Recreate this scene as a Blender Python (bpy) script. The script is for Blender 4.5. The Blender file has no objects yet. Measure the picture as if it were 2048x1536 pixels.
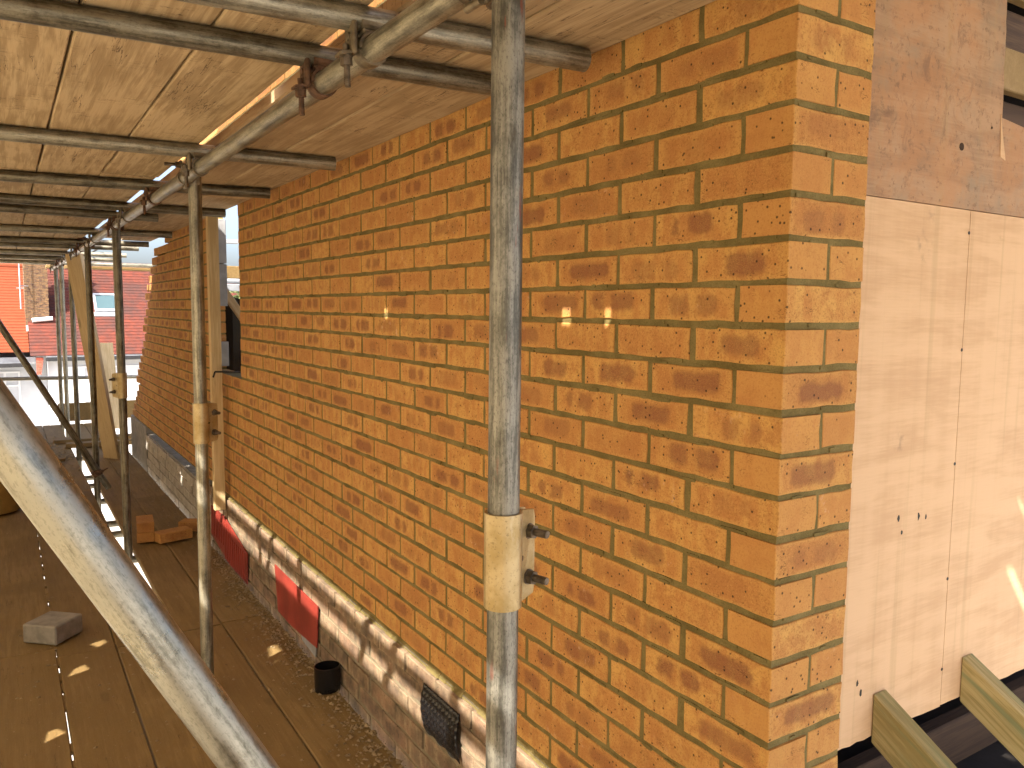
import bpy, bmesh, math, random
from mathutils import Vector, Matrix, Euler
R = math.radians
random.seed(7)
scene = bpy.context.scene
COL = scene.collection

# ------------------------------------------------------------------ camera
cam_d = bpy.data.cameras.new('camera'); cam = bpy.data.objects.new('camera', cam_d); COL.objects.link(cam)
CAM = Vector((-1.1262, -0.8978, 0.0244))
yaw, pit, roll = -0.568519, -0.0928413, 0.0100068
f_ = Vector((-math.sin(yaw)*math.cos(pit), math.cos(yaw)*math.cos(pit), math.sin(pit)))
r_ = Vector((math.cos(yaw), math.sin(yaw), 0)); u_ = r_.cross(f_)
rr = math.cos(roll)*r_ + math.sin(roll)*u_; uu = -math.sin(roll)*r_ + math.cos(roll)*u_
M = Matrix((rr, uu, -f_)).transposed().to_4x4(); M.translation = CAM
cam.matrix_world = M
cam_d.sensor_width = 36; cam_d.lens = 1593.18/2048*36; cam_d.clip_start = 0.02; cam_d.clip_end = 2000
scene.camera = cam

# ------------------------------------------------------------------ sun and sky
SUN = Vector((1/1.2, 0.55, -1.0)).normalized()          # direction the light travels
w = bpy.data.worlds.new('World'); scene.world = w; w.use_nodes = True
nt = w.node_tree; bg = nt.nodes['Background']
sky = nt.nodes.new('ShaderNodeTexSky'); sky.sky_type = 'NISHITA'; sky.sun_disc = False
sky.sun_elevation = math.asin(-SUN.z); sky.sun_rotation = math.atan2(-SUN.x, -SUN.y)
sky.air_density = 0.7; sky.dust_density = 5.0; sky.ozone_density = 0.6
nt.links.new(sky.outputs[0], bg.inputs[0]); bg.inputs[1].default_value = 0.15
sl = bpy.data.lights.new('sun', 'SUN'); sl.energy = 4.5; sl.angle = R(0.53); sl.color = (1.0, 0.92, 0.79)
so = bpy.data.objects.new('sun', sl); COL.objects.link(so)
so.rotation_euler = SUN.to_track_quat('-Z', 'Y').to_euler(); so.location = (-6, -4, 8)

scene.view_settings.view_transform = 'Standard'; scene.view_settings.look = 'None'
scene.view_settings.exposure = 1.85; scene.view_settings.gamma = 1.0
scene.view_settings.use_curve_mapping = False
scene.render.engine = 'CYCLES'
cy = scene.cycles
cy.use_denoising = True; cy.max_bounces = 5; cy.diffuse_bounces = 5; cy.glossy_bounces = 2; cy.transmission_bounces = 3
cy.sample_clamp_indirect = 6.0; cy.caustics_reflective = False; cy.caustics_refractive = False
cy.use_adaptive_sampling = True; cy.adaptive_threshold = 0.03

# ------------------------------------------------------------------ node helpers
class NT:
    def __init__(s, name):
        s.m = bpy.data.materials.new(name); s.m.use_nodes = True
        s.t = s.m.node_tree; s.n = s.t.nodes; s.b = s.n['Principled BSDF']
    def node(s, typ, **kw):
        n = s.n.new(typ)
        for k, v in kw.items(): setattr(n, k, v)
        return n
    def put(s, sock, v):
        if isinstance(v, bpy.types.NodeSocket): s.t.links.new(v, sock)
        elif v is not None: sock.default_value = v
    def math(s, op, a, b=None, c=None, clamp=False):
        n = s.node('ShaderNodeMath', operation=op, use_clamp=clamp)
        for i, v in enumerate((a, b, c)): s.put(n.inputs[i], v)
        return n.outputs[0]
    def vmath(s, op, a, b=None):
        n = s.node('ShaderNodeVectorMath', operation=op)
        s.put(n.inputs[0], a); s.put(n.inputs[1], b)
        return n.outputs[0]
    def mix(s, f, a, b, typ='MIX'):
        n = s.node('ShaderNodeMix', data_type='RGBA', blend_type=typ); n.clamp_factor = True
        s.put(n.inputs[0], f)
        for i, v in ((6, a), (7, b)):
            if not isinstance(v, bpy.types.NodeSocket): v = (*v, 1)
            s.put(n.inputs[i], v)
        return n.outputs[2]
    def noise(s, co, scale=5, detail=3, rough=.55, dist=0.0):
        n = s.node('ShaderNodeTexNoise'); s.put(n.inputs['Vector'], co)
        n.inputs['Scale'].default_value = scale; n.inputs['Detail'].default_value = detail
        n.inputs['Roughness'].default_value = rough; n.inputs['Distortion'].default_value = dist
        return n.outputs[0]
    def ramp(s, v, a, b, c=0.0, d=1.0):
        n = s.node('ShaderNodeMapRange', interpolation_type='SMOOTHSTEP'); n.clamp = True
        s.put(n.inputs[0], v)
        for i, q in enumerate((a, b, c, d)): s.put(n.inputs[1+i], q)
        return n.outputs[0]
    def scale(s, co, v):
        return s.vmath('MULTIPLY', co, v)
    def obj(s, jitter=True):
        tc = s.node('ShaderNodeTexCoord'); co = tc.outputs['Object']
        if jitter:
            oi = s.node('ShaderNodeObjectInfo')
            cb = s.node('ShaderNodeCombineXYZ')
            for i, k in enumerate((37.0, 53.0, 71.0)): s.put(cb.inputs[i], s.math('MULTIPLY', oi.outputs['Random'], k))
            co = s.vmath('ADD', co, cb.outputs[0])
        return co
    def rnd(s): return s.node('ShaderNodeObjectInfo').outputs['Random']
    def bump(s, h, strength=.3, dist=.002, nrm=None):
        n = s.node('ShaderNodeBump'); n.inputs['Strength'].default_value = strength; n.inputs['Distance'].default_value = dist
        s.put(n.inputs['Height'], h); s.put(n.inputs['Normal'], nrm)
        return n.outputs[0]
    def out(s, col=None, rough=.8, metal=0.0, nrm=None, spec=None):
        if col is not None:
            s.put(s.b.inputs['Base Color'], col if isinstance(col, bpy.types.NodeSocket) else (*col, 1))
        s.put(s.b.inputs['Roughness'], rough); s.put(s.b.inputs['Metallic'], metal)
        if nrm is not None: s.put(s.b.inputs['Normal'], nrm)
        if spec is not None: s.b.inputs['Specular IOR Level'].default_value = spec
        return s.m

MAT = {}
def simple(name, col, rough=.7, metal=0.0, var=.25, scale=12, bump=.15, spec=None):
    n = NT(name); co = n.obj()
    v = n.noise(co, scale, 5)
    c2 = tuple(x*(1-var) for x in col); c1 = tuple(min(1, x*(1+var)) for x in col)
    c = n.mix(n.ramp(v, .3, .7), c2, c1)
    MAT[name] = n.out(c, rough, metal, n.bump(n.noise(co, scale*8, 4), bump, .003), spec)
    return MAT[name]

def brick_mat(name, cols, patch, spk=.7, dirt=0.0):
    n = NT(name)
    bco = n.node('ShaderNodeAttribute', attribute_name='bco').outputs['Vector']
    brn = n.node('ShaderNodeAttribute', attribute_name='brnd').outputs['Fac']
    stf = n.node('ShaderNodeAttribute', attribute_name='stf').outputs['Fac']
    rnd = n.math('FRACT', n.math('ADD', brn, n.rnd()))
    def wn(k):
        a = n.node('ShaderNodeTexWhiteNoise', noise_dimensions='1D'); n.put(a.inputs['W'], n.math('MULTIPLY', rnd, k))
        sp = n.node('ShaderNodeSeparateColor'); n.put(sp.inputs[0], a.outputs['Color']); return sp.outputs
    A = wn(917.3); B = wn(3301.7); D = wn(711.1)
    off = n.node('ShaderNodeCombineXYZ')
    for i, k in enumerate((113.0, 271.0, 59.0)): n.put(off.inputs[i], n.math('MULTIPLY', rnd, k))
    co = n.vmath('ADD', bco, off.outputs[0])
    sp = n.node('ShaderNodeSeparateXYZ'); n.put(sp.inputs[0], bco)
    dist = n.math('MULTIPLY', n.math('SUBTRACT', n.noise(co, 40, 3, .65), .5), .034)
    u = n.math('ADD', n.math('SUBTRACT', sp.outputs[0], n.math('MULTIPLY', n.math('SUBTRACT', A[0], .5), .036)), dist)
    z = n.math('ADD', n.math('SUBTRACT', sp.outputs[2], n.math('MULTIPLY', n.math('SUBTRACT', A[1], .5), .012)), n.math('MULTIPLY', dist, .6))
    hx = n.math('MULTIPLY_ADD', A[2], .03, .028); hz = n.math('MULTIPLY_ADD', B[0], .005, .0005)
    qx = n.math('MAXIMUM', n.math('SUBTRACT', n.math('ABSOLUTE', u), hx), 0.0)
    qz = n.math('MAXIMUM', n.math('SUBTRACT', n.math('ABSOLUTE', z), hz), 0.0)
    d = n.math('SQRT', n.math('ADD', n.math('MULTIPLY', qx, qx), n.math('MULTIPLY', qz, qz)))
    m = n.ramp(d, .0225, .0080)
    gapw = n.ramp(n.math('ABSOLUTE', n.math('SUBTRACT', u, n.math('MULTIPLY', n.math('SUBTRACT', D[0], .5), .05))), .004, .02, 1, 0)
    gap = n.math('MULTIPLY', gapw, n.math('MULTIPLY', n.ramp(B[1], .25, .45), .85))
    m = n.math('MULTIPLY', m, n.math('SUBTRACT', 1.0, gap))
    m = n.math('MULTIPLY', m, n.ramp(B[2], .08, .85))
    grit = n.noise(co, 520, 1)
    m = n.math('MULTIPLY', n.math('MULTIPLY', m, stf), n.ramp(grit, .3, .62, .45, 1.0))
    streak = n.noise(n.scale(co, (1, 1, .22)), 42, 1)
    cl = n.noise(co, 14, 2)
    c = n.mix(n.ramp(n.math('ADD', n.math('MULTIPLY', streak, .6), n.math('MULTIPLY', cl, .5)), .42, .68), cols[0], cols[1])
    c = n.mix(n.math('MULTIPLY', n.ramp(D[1], .25, 1), .7), c, cols[2])
    c = n.mix(n.ramp(n.noise(co, 26, 4, .75), .42, .66, 0, .75), c, cols[2])
    ed = n.math('MAXIMUM', n.ramp(n.math('ABSOLUTE', sp.outputs[0]), .082, .104), n.ramp(n.math('ABSOLUTE', sp.outputs[2]), .020, .031))
    c = n.mix(n.math('MULTIPLY', n.math('MULTIPLY', ed, .6), n.ramp(cl, .35, .6)), c, cols[0])
    c = n.mix(n.math('MULTIPLY', m, .9), c, patch)
    c = n.mix(n.ramp(grit, .5, .8, 0, .35), c, tuple(min(1, x*1.35) for x in cols[0]))
    c = n.mix(n.ramp(n.noise(co, 240, 2, .7), .48, .70, 0, .5), c, tuple(x*.55 for x in cols[2]))
    # end faces have no kiln marks: plainer and browner
    c = n.mix(n.math('MULTIPLY', n.math('SUBTRACT', 1.0, stf), .5), c, cols[1])
    vo = n.node('ShaderNodeTexVoronoi'); n.put(vo.inputs['Vector'], co); vo.inputs['Scale'].default_value = 75
    vs = n.node('ShaderNodeSeparateColor'); n.put(vs.inputs[0], vo.outputs['Color'])
    dot = n.math('MULTIPLY', n.ramp(vo.outputs['Distance'], .24, .12), n.ramp(vs.outputs[0], spk, spk+.02))
    c = n.mix(n.math('MULTIPLY', dot, .85), c, (.035, .02, .012))
    ck = n.math('ABSOLUTE', n.math('SUBTRACT', n.noise(n.scale(co, (.6, .6, 1.6)), 30, 4, .6, .6), .5))
    ckm = n.math('MULTIPLY', n.ramp(ck, .010, .002), n.ramp(n.noise(co, 22, 1), .57, .66))
    c = n.mix(n.math('MULTIPLY', ckm, .75), c, (.10, .045, .02))
    ef = n.math('MULTIPLY', n.ramp(n.noise(co, 38, 3, .7), .60, .75), n.ramp(D[2], .7, .95))
    c = n.mix(n.math('MULTIPLY', ef, .5), c, (.62, .42, .30))
    if dirt:
        c = n.mix(n.ramp(n.noise(co, 9, 5, .65), .35, .7, 0, dirt), c, (.07, .055, .04))
    h = n.math('ADD', n.math('MULTIPLY', grit, .6), n.noise(co, 60, 2))
    MAT[name] = n.out(c, .92, 0, n.bump(h, .45, .0022), .25)
    return MAT[name]

brick_mat('brick_face', [(.55, .318, .098), (.455, .22, .071), (.385, .17, .057)], (.18, .070, .040), .60)
brick_mat('stock_brick', [(.36, .275, .18), (.22, .155, .10), (.28, .165, .11)], (.16, .11, .08), .75, .8)
brick_mat('painted_brick', [(.52, .47, .41), (.44, .40, .35), (.40, .36, .31)], (.38, .34, .29), .9, .3)

def mortar_mat(name, a, b):
    n = NT(name); co = n.obj(False)
    c = n.mix(n.ramp(n.noise(co, 9, 5, .6), .3, .7), a, b)
    c = n.mix(n.ramp(n.noise(co, 300, 2), .4, .8, 0, .35), c, tuple(x*.45 for x in a))
    h = n.math('ADD', n.noise(co, 260, 3), n.math('MULTIPLY', n.noise(co, 40, 4), 1.5))
    MAT[name] = n.out(c, .95, 0, n.bump(h, .7, .003), .2)
mortar_mat('mortar', (.135, .104, .036), (.22, .175, .072))
mortar_mat('grey_mortar', (.16, .135, .09), (.26, .22, .15))

def wood_mat(name, a, b, crack, axis=1, scale=1.0, dirt=None, dirtamt=0, sawn=.0, rough=.85, cracks=.5):
    n = NT(name); co = n.obj()
    st = [14*scale]*3; st[axis] = .9*scale
    g = n.noise(n.scale(co, tuple(st)), 3.5, 4, .62, .5)
    st2 = [60*scale]*3; st2[axis] = 2.2*scale
    fine = n.noise(n.scale(co, tuple(st2)), 3, 3)
    big = n.noise(co, 2.2, 3)
    t = n.math('ADD', n.math('MULTIPLY', g, .75), n.math('ADD', n.math('MULTIPLY', fine, .25), n.math('MULTIPLY', n.math('SUBTRACT', big, .5), .5)))
    c = n.mix(n.ramp(t, .38, .62), a, b)
    c = n.mix(n.math('MULTIPLY', n.rnd(), .5), c, (a[0]*.78, a[1]*.74, a[2]*.80))
    st3 = [9*scale]*3; st3[axis] = .45*scale
    ck = n.math('ABSOLUTE', n.math('SUBTRACT', n.noise(n.scale(co, tuple(st3)), 2.2, 5, .6, .3), .5))
    ckm = n.math('MULTIPLY', n.ramp(ck, .006, .0015), n.ramp(n.noise(co, 3.5, 2), .47, .58))
    st4 = [1.6]*3; st4[axis] = 9.0
    sw = n.math('ABSOLUTE', n.math('SUBTRACT', n.noise(n.scale(co, tuple(st4)), 5, 4, .6, .2), .5))
    swm = n.math('MULTIPLY', n.ramp(sw, .012, .002), n.ramp(n.noise(co, 8, 2), .50, .60))
    kn = n.node('ShaderNodeTexVoronoi'); ks = [4.2]*3; ks[axis] = 1.5
    n.put(kn.inputs['Vector'], n.scale(co, tuple(ks))); kn.inputs['Scale'].default_value = 1.0
    c = n.mix(n.math('MULTIPLY', n.ramp(kn.outputs['Distance'], .10, .05), .6), c, tuple(x*.35 for x in a))
    c = n.mix(n.math('MULTIPLY', ckm, cracks*1.5), c, crack)
    c = n.mix(n.math('MULTIPLY', swm, sawn), c, crack)
    if name == 'treated_timber':
        c = n.mix(n.ramp(n.noise(n.scale(co, (9, 9, .6)), 2.5, 3), .5, .68, 0, .7), c, (.13, .19, .10))
    if dirt:
        dm = n.ramp(n.noise(co, 3.0, 6, .68), .34, .66, dirtamt*.35, dirtamt)
        c = n.mix(dm, c, dirt)
        c = n.mix(n.ramp(n.noise(co, 90, 3, .6), .5, .8, 0, .3*dirtamt), c, tuple(x*1.7 for x in dirt))
    h = n.math('ADD', n.math('MULTIPLY', g, .6), n.math('MULTIPLY', fine, .5))
    if dirt: h = n.math('ADD', h, n.math('MULTIPLY', n.noise(co, 70, 3, .7), 1.2*dirtamt))
    MAT[name] = n.out(c, rough, 0, n.bump(h, .4, .003), .3)
    return MAT[name]
wood_mat('board_wood', (.34, .245, .135), (.53, .405, .245), (.06, .035, .02), sawn=.7)
wood_mat('deck_wood', (.20, .128, .048), (.29, .195, .08), (.02, .012, .008), dirt=(.18, .116, .042), dirtamt=.75)
wood_mat('treated_timber', (.30, .25, .10), (.56, .46, .23), (.13, .10, .04), axis=2, scale=1.5, cracks=.25)
wood_mat('pale_timber', (.50, .37, .19), (.64, .50, .29), (.14, .09, .045), axis=2, scale=1.3, cracks=.3)
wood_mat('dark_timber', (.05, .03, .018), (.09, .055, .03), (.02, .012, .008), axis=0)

def ply_mat(name, a, b, old):
    n = NT(name); co = n.obj(False)
    wv = n.node('ShaderNodeTexNoise'); n.put(wv.inputs['Vector'], n.scale(co, (1.1, 1, 5.5)))
    wv.inputs['Scale'].default_value = 3.2; wv.inputs['Detail'].default_value = 6; wv.inputs['Distortion'].default_value = .7
    fine = n.noise(n.scale(co, (2, 1, 34)), 6, 4, .6)
    vert = n.noise(n.scale(co, (8, 1, .35)), 2.2, 3)
    t = n.math('ADD', n.math('MULTIPLY', wv.outputs[0], .55), n.math('ADD', n.math('MULTIPLY', fine, .25), n.math('MULTIPLY', vert, .25)))
    c = n.mix(n.ramp(t, .40, .62), a, b)
    st = n.ramp(n.noise(n.scale(co, (14, 1, .4)), 2.0, 3), .56, .70, 0, .28)
    c = n.mix(st, c, (.36, .25, .13))
    sm = n.math('MULTIPLY', n.ramp(n.noise(co, 5.5, 5, .6), .66, .76), n.ramp(n.noise(co, 28, 4), .42, .6))
    c = n.mix(n.math('MULTIPLY', sm, .55), c, (.12, .09, .06))
    if old:
        rs = n.ramp(n.noise(co, 6.5, 7, .7, .4), .42, .62)
        c = n.mix(n.math('MULTIPLY', rs, .5), c, (.42, .205, .09))
        gy = n.ramp(n.noise(co, 4.2, 6, .65), .53, .70)
        c = n.mix(n.math('MULTIPLY', gy, .75), c, (.27, .215, .155))
        c = n.mix(n.ramp(n.noise(co, 11, 6, .75, .8), .52, .68, 0, .6), c, (.16, .095, .065))
        c = n.mix(n.ramp(n.noise(co, 60, 4, .75), .55, .7, 0, .6), c, (.15, .09, .06))
    MAT[name] = n.out(c, .75, 0, n.bump(n.math('ADD', fine, wv.outputs[0]), .25, .002), .3)
ply_mat('new_ply', (.54, .352, .205), (.63, .43, .26), False)
ply_mat('old_ply', (.29, .18, .11), (.40, .26, .16), True)

def galv(name, a, b, rough=.5, metal=.55, red=0.0, spangle=.3, stain=(.10, .085, .05), pits=.35):
    n = NT(name); co = n.obj()
    st = n.noise(n.scale(co, (1, 1, .06)), 95, 5, .65)
    bl = n.noise(co, 16, 5, .6)
    sp = n.noise(n.scale(co, (1, 1, .5)), 230, 3, .7)
    t = n.math('ADD', n.math('MULTIPLY', st, .55), n.math('ADD', n.math('MULTIPLY', bl, .35), n.math('MULTIPLY', sp, spangle*.5)))
    c = n.mix(n.ramp(t, .42, .62), tuple(x*.8 for x in a), b)
    scr = n.ramp(n.math('ABSOLUTE', n.math('SUBTRACT', n.noise(n.scale(co, (1, 1, .05)), 140, 2), .5)), .012, .003)
    c = n.mix(n.math('MULTIPLY', scr, n.ramp(n.noise(co, 12, 3), .5, .65, 0, .55)), c, tuple(x*.28 for x in a))
    c = n.mix(n.ramp(n.noise(n.scale(co, (1, 1, .3)), 24, 6, .7), .60, .72, 0, .7), c, stain)
    wt = n.ramp(n.noise(n.scale(co, (1, 1, .35)), 75, 3, .6), .70, .76, 0, .6)
    c = n.mix(wt, c, (.52, .50, .42))
    c = n.mix(n.ramp(n.noise(n.scale(co, (1, 1, .45)), 330, 3, .75), .52, .66, 0, pits), c, tuple(x*.35 for x in a))
    if red:
        rd = n.math('MULTIPLY', n.ramp(n.noise(n.scale(co, (1, 1, .12)), 60, 4), .62, .68), n.ramp(n.noise(co, 5, 2), .48, .6))
        c = n.mix(n.math('MULTIPLY', rd, red), c, (.26, .07, .045))
    rg = n.ramp(bl, .3, .7, rough-.1, rough+.15)
    MAT[name] = n.out(c, rg, metal, n.bump(n.math('ADD', st, sp), .18, .001))
galv('tube_weathered', (.12, .116, .10), (.30, .29, .255), .48, .65, red=.8, stain=(.075, .065, .045), pits=.5)
galv('tube_steel', (.18, .165, .125), (.38, .355, .28), .42, .7)
galv('tube_dark', (.10, .088, .062), (.26, .235, .175), .42, .7, stain=(.06, .045, .025))
galv('tube_bright', (.17, .165, .135), (.35, .34, .295), .33, .88, spangle=.5, stain=(.12, .11, .08), pits=.3)
simple('coupler_steel', (.19, .155, .105), .5, .6, .35, 45)
simple('rusty_steel', (.13, .07, .04), .7, .35, .45, 60, .3)
simple('bolt_steel', (.15, .12, .09), .5, .7, .3, 80)
def zinc():
    n = NT('yellow_zinc'); co = n.obj()
    c = n.mix(n.ramp(n.noise(co, 22, 5, .6), .35, .65), (.34, .25, .11), (.46, .36, .20))
    c = n.mix(n.ramp(n.noise(co, 190, 4, .75), .54, .68, 0, .55), c, (.14, .10, .045))
    c = n.mix(n.ramp(n.noise(n.scale(co, (1, 1, .3)), 40, 4), .60, .7, 0, .5), c, (.52, .45, .33))
    MAT['yellow_zinc'] = n.out(c, .38, .5, n.bump(n.noise(co, 160, 3), .25, .001))
zinc()
simple('red_sheet', (.24, .030, .020), .55, 0, .22, 7, .1)
simple('black_plastic', (.007, .007, .008), .24, 0, .3, 40, .1)
simple('concrete', (.235, .215, .185), .9, 0, .2, 18, .4)
simple('grey_block', (.27, .275, .285), .95, 0, .15, 14, .4)
simple('tub_plastic', (.42, .27, .08), .55, 0, .3, 5, .1)
simple('white_paint', (.55, .565, .59), .8, 0, .05, 3, .1)
simple('upvc_white', (.78, .79, .80), .4, 0, .03, 3, .02)
simple('gutter_black', (.018, .018, .02), .4, 0, .2, 8, .05)
simple('lead_grey', (.34, .36, .39), .5, .2, .2, 4, .1)
simple('corbel_red', (.36, .08, .05), .8, 0, .3, 20, .2)
def sheeting(nm, c, f):
    n = NT(nm); t = n.t
    d = n.node('ShaderNodeBsdfDiffuse'); d.inputs[0].default_value = c
    tr = n.node('ShaderNodeBsdfTranslucent'); tr.inputs[0].default_value = c
    mx = n.node('ShaderNodeMixShader'); mx.inputs[0].default_value = f
    t.links.new(d.outputs[0], mx.inputs[1]); t.links.new(tr.outputs[0], mx.inputs[2])
    t.links.new(mx.outputs[0], n.n['Material Output'].inputs[0]); MAT[nm] = n.m
sheeting('fill_sheet', (.66, .55, .36, 1), .40)  # translucent, for the added sheet that passes soft fill light
sheeting('shade_sheet', (.42, .34, .22, 1), .33)  # darker and less translucent, for the added sheet dimming the far end
simple('ground_paving', (.36, .34, .30), .95, 0, .25, .9, .3)
simple('lawn', (.06, .085, .03), .95, 0, .4, 2.0, .5)
simple('shade_black', (.012, .008, .006), .95, 0, .3, 6, .3)  # near-black: shade of the void and deck seams put into the colour
simple('bark', (.09, .065, .045), .95, 0, .3, 10, .5)
simple('screw_dark', (.03, .025, .02), .5, .6, .2, 60, 0)
simple('grease_black', (.02, .02, .018), .8, 0, .3, 60, .2)
simple('crumb_mortar', (.22, .16, .085), .95, 0, .3, 30, .3)
def leaf():
    n = NT('leaves'); c = n.mix(n.noise(n.obj(), 3, 3), (.05, .075, .018), (.13, .15, .045)); MAT['leaves'] = n.out(c, .6)
leaf()
def tiles(name, a, b, c3, moss):
    n = NT(name); co = n.obj(False)
    br = n.node('ShaderNodeTexBrick'); n.put(br.inputs['Vector'], n.scale(co, (1, 1, 1)))
    v = n.noise(n.scale(co, (5.0, 1.2, 9)), 1.2, 4, .7)
    c = n.mix(n.ramp(v, .35, .68), a, b)
    c = n.mix(n.ramp(n.noise(co, .9, 5, .65), .42, .68, 0, moss), c, c3)
    MAT[name] = n.out(c, .85, 0, n.bump(n.noise(co, 20, 3), .3, .01), .3)
tiles('tiles_orange', (.165, .036, .013), (.19, .042, .015), (.14, .03, .012), .2)
tiles('tiles_red', (.125, .030, .018), (.075, .024, .018), (.05, .026, .023), .8)
def chim():
    n = NT('chimney_brick'); co = n.obj(False); tc = n.node('ShaderNodeTexCoord')
    c = n.mix(n.ramp(n.noise(n.scale(co, (6, 6, 16)), 1.0, 3), .4, .62), (.16, .09, .04), (.07, .035, .022))
    MAT['chimney_brick'] = n.out(c, .9)
chim()
def glass():
    n = NT('window_glass'); co = n.obj(False)
    c = n.mix(n.noise(n.scale(co, (30, 1, 1)), 1, 2), (.13, .17, .17), (.24, .28, .27))
    MAT['window_glass'] = n.out(c, .08, 0, None, .8)
glass()
def skyglass():
    n = NT('skylight_glass'); MAT['skylight_glass'] = n.out((.06, .10, .115), .12, 0, None, .12)
skyglass()

# ------------------------------------------------------------------ mesh helpers
class MB:
    def __init__(s): s.v = []; s.f = []; s.sm = []
    def add(s, vs, fs, smooth=False):
        k = len(s.v); s.v += [tuple(p) for p in vs]; s.f += [tuple(i+k for i in f) for f in fs]; s.sm += [smooth]*len(fs); return s
    def box(s, a, b, M=None):
        (x0, y0, z0), (x1, y1, z1) = a, b
        vs = [Vector(p) for p in ((x0,y0,z0),(x1,y0,z0),(x1,y1,z0),(x0,y1,z0),(x0,y0,z1),(x1,y0,z1),(x1,y1,z1),(x0,y1,z1))]
        if M: vs = [M @ p for p in vs]
        return s.add(vs, [(0,3,2,1),(4,5,6,7),(0,1,5,4),(1,2,6,5),(2,3,7,6),(3,0,4,7)])
    def cbox(s, a, b, c=.004, M=None):           # box with chamfered edges
        bm = bmesh.new(); bmesh.ops.create_cube(bm, size=1)
        sz = [b[i]-a[i] for i in range(3)]; ce = [(a[i]+b[i])/2 for i in range(3)]
        for v in bm.verts: v.co = Vector([v.co[i]*sz[i]+ce[i] for i in range(3)])
        bmesh.ops.bevel(bm, geom=bm.edges[:], offset=c, segments=1, affect='EDGES')
        bm.verts.index_update()
        s.add([(M @ v.co if M else v.co) for v in bm.verts], [[v.index for v in f.verts] for f in bm.faces]); bm.free(); return s
    def cyl(s, p, q, r, n=14, r2=None, cap=True):
        p, q = Vector(p), Vector(q); d = (q-p).normalized(); a = d.orthogonal().normalized(); b = d.cross(a)
        r2 = r if r2 is None else r2
        vs = []
        for c, rad in ((p, r), (q, r2)):
            vs += [c + (a*math.cos(2*math.pi*i/n) + b*math.sin(2*math.pi*i/n))*rad for i in range(n)]
        s.add(vs, [(i, (i+1) % n, n+(i+1) % n, n+i) for i in range(n)], n > 8)
        if cap: s.add(vs, [tuple(range(n))[::-1], tuple(range(n, 2*n))])
        return s
    def pipe(s, p, q, r, t=.0035, n=24):       # hollow tube with visible bore
        p, q = Vector(p), Vector(q); d = (q-p).normalized(); a = d.orthogonal().normalized(); b = d.cross(a)
        vs = []
        for c, rad in ((p, r), (q, r), (q, r-t), (p, r-t)):
            vs += [c + (a*math.cos(2*math.pi*i/n) + b*math.sin(2*math.pi*i/n))*rad for i in range(n)]
        for k in range(4):
            k2 = (k+1) % 4
            s.add(vs, [(k*n+i, k*n+(i+1) % n, k2*n+(i+1) % n, k2*n+i) for i in range(n)], k in (0, 2))
        return s
    def ring(s, axis, c, ri, ro, a0, a1, w0, w1, n=12):   # arc band round axis ('X' or 'Y' or 'Z')
        vs = []
        for i in range(n+1):
            t = R(a0+(a1-a0)*i/n); ct, st = math.cos(t), math.sin(t)
            for rad, ww in ((ri, w0), (ro, w0), (ro, w1), (ri, w1)):
                if axis == 'Y': p = (c[0]+rad*ct, c[1]+ww, c[2]+rad*st)
                elif axis == 'X': p = (c[0]+ww, c[1]+rad*ct, c[2]+rad*st)
                else: p = (c[0]+rad*ct, c[1]+rad*st, c[2]+ww)
                vs.append(p)
        fs = []
        for i in range(n):
            for k in range(4): fs.append((4*i+k, 4*i+(k+1) % 4, 4*i+4+(k+1) % 4, 4*i+4+k))
        fs += [(0, 3, 2, 1), (4*n, 4*n+1, 4*n+2, 4*n+3)]
        return s.add(vs, fs)
    def prism(s, poly, d, M=None):             # polygon of 3-D points pushed along vector d
        n = len(poly); d = Vector(d); vs = [Vector(p) for p in poly] + [Vector(p)+d for p in poly]
        if M: vs = [M @ p for p in vs]
        return s.add(vs, [tuple(range(n))[::-1], tuple(range(n, 2*n))] + [(i, (i+1) % n, n+(i+1) % n, n+i) for i in range(n)])
    def mesh(s, name, mat):
        me = bpy.data.meshes.new(name); me.from_pydata(s.v, [], s.f)
        me.materials.append(MAT[mat]); me.polygons.foreach_set('use_smooth', s.sm)
        bm = bmesh.new(); bm.from_mesh(me); bmesh.ops.recalc_face_normals(bm, faces=bm.faces[:]); bm.to_mesh(me); bm.free()
        me.update(); return me
    def build(s, name, mat, parent=None, M=None):
        return link(name, s.mesh(name, mat), parent, M)

WM = {}
def link(name, me, parent=None, M=None):       # M: world matrix of the object
    o = bpy.data.objects.new(name, me); COL.objects.link(o)
    M = M.copy() if M else Matrix.Identity(4); WM[o.name] = M
    if parent is not None:
        o.parent = parent; o.matrix_parent_inverse = WM[parent.name].inverted()
    o.matrix_basis = M
    return o
def tag(o, label, cat=None, group=None, kind=None):
    if label: o['label'] = label
    if cat: o['category'] = cat
    if group: o['group'] = group
    if kind: o['kind'] = kind
    return o
def empty(name, loc, label=None, cat=None, group=None):
    return tag(link(name, None, None, Matrix.Translation(loc)), label, cat, group)
def T(x, y, z): return Matrix.Translation((x, y, z))
def frame(p, q):                                # local +Z from p to q
    d = (Vector(q)-Vector(p)).normalized()
    return Matrix.Translation(p) @ d.to_track_quat('Z', 'Y').to_matrix().to_4x4()

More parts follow.
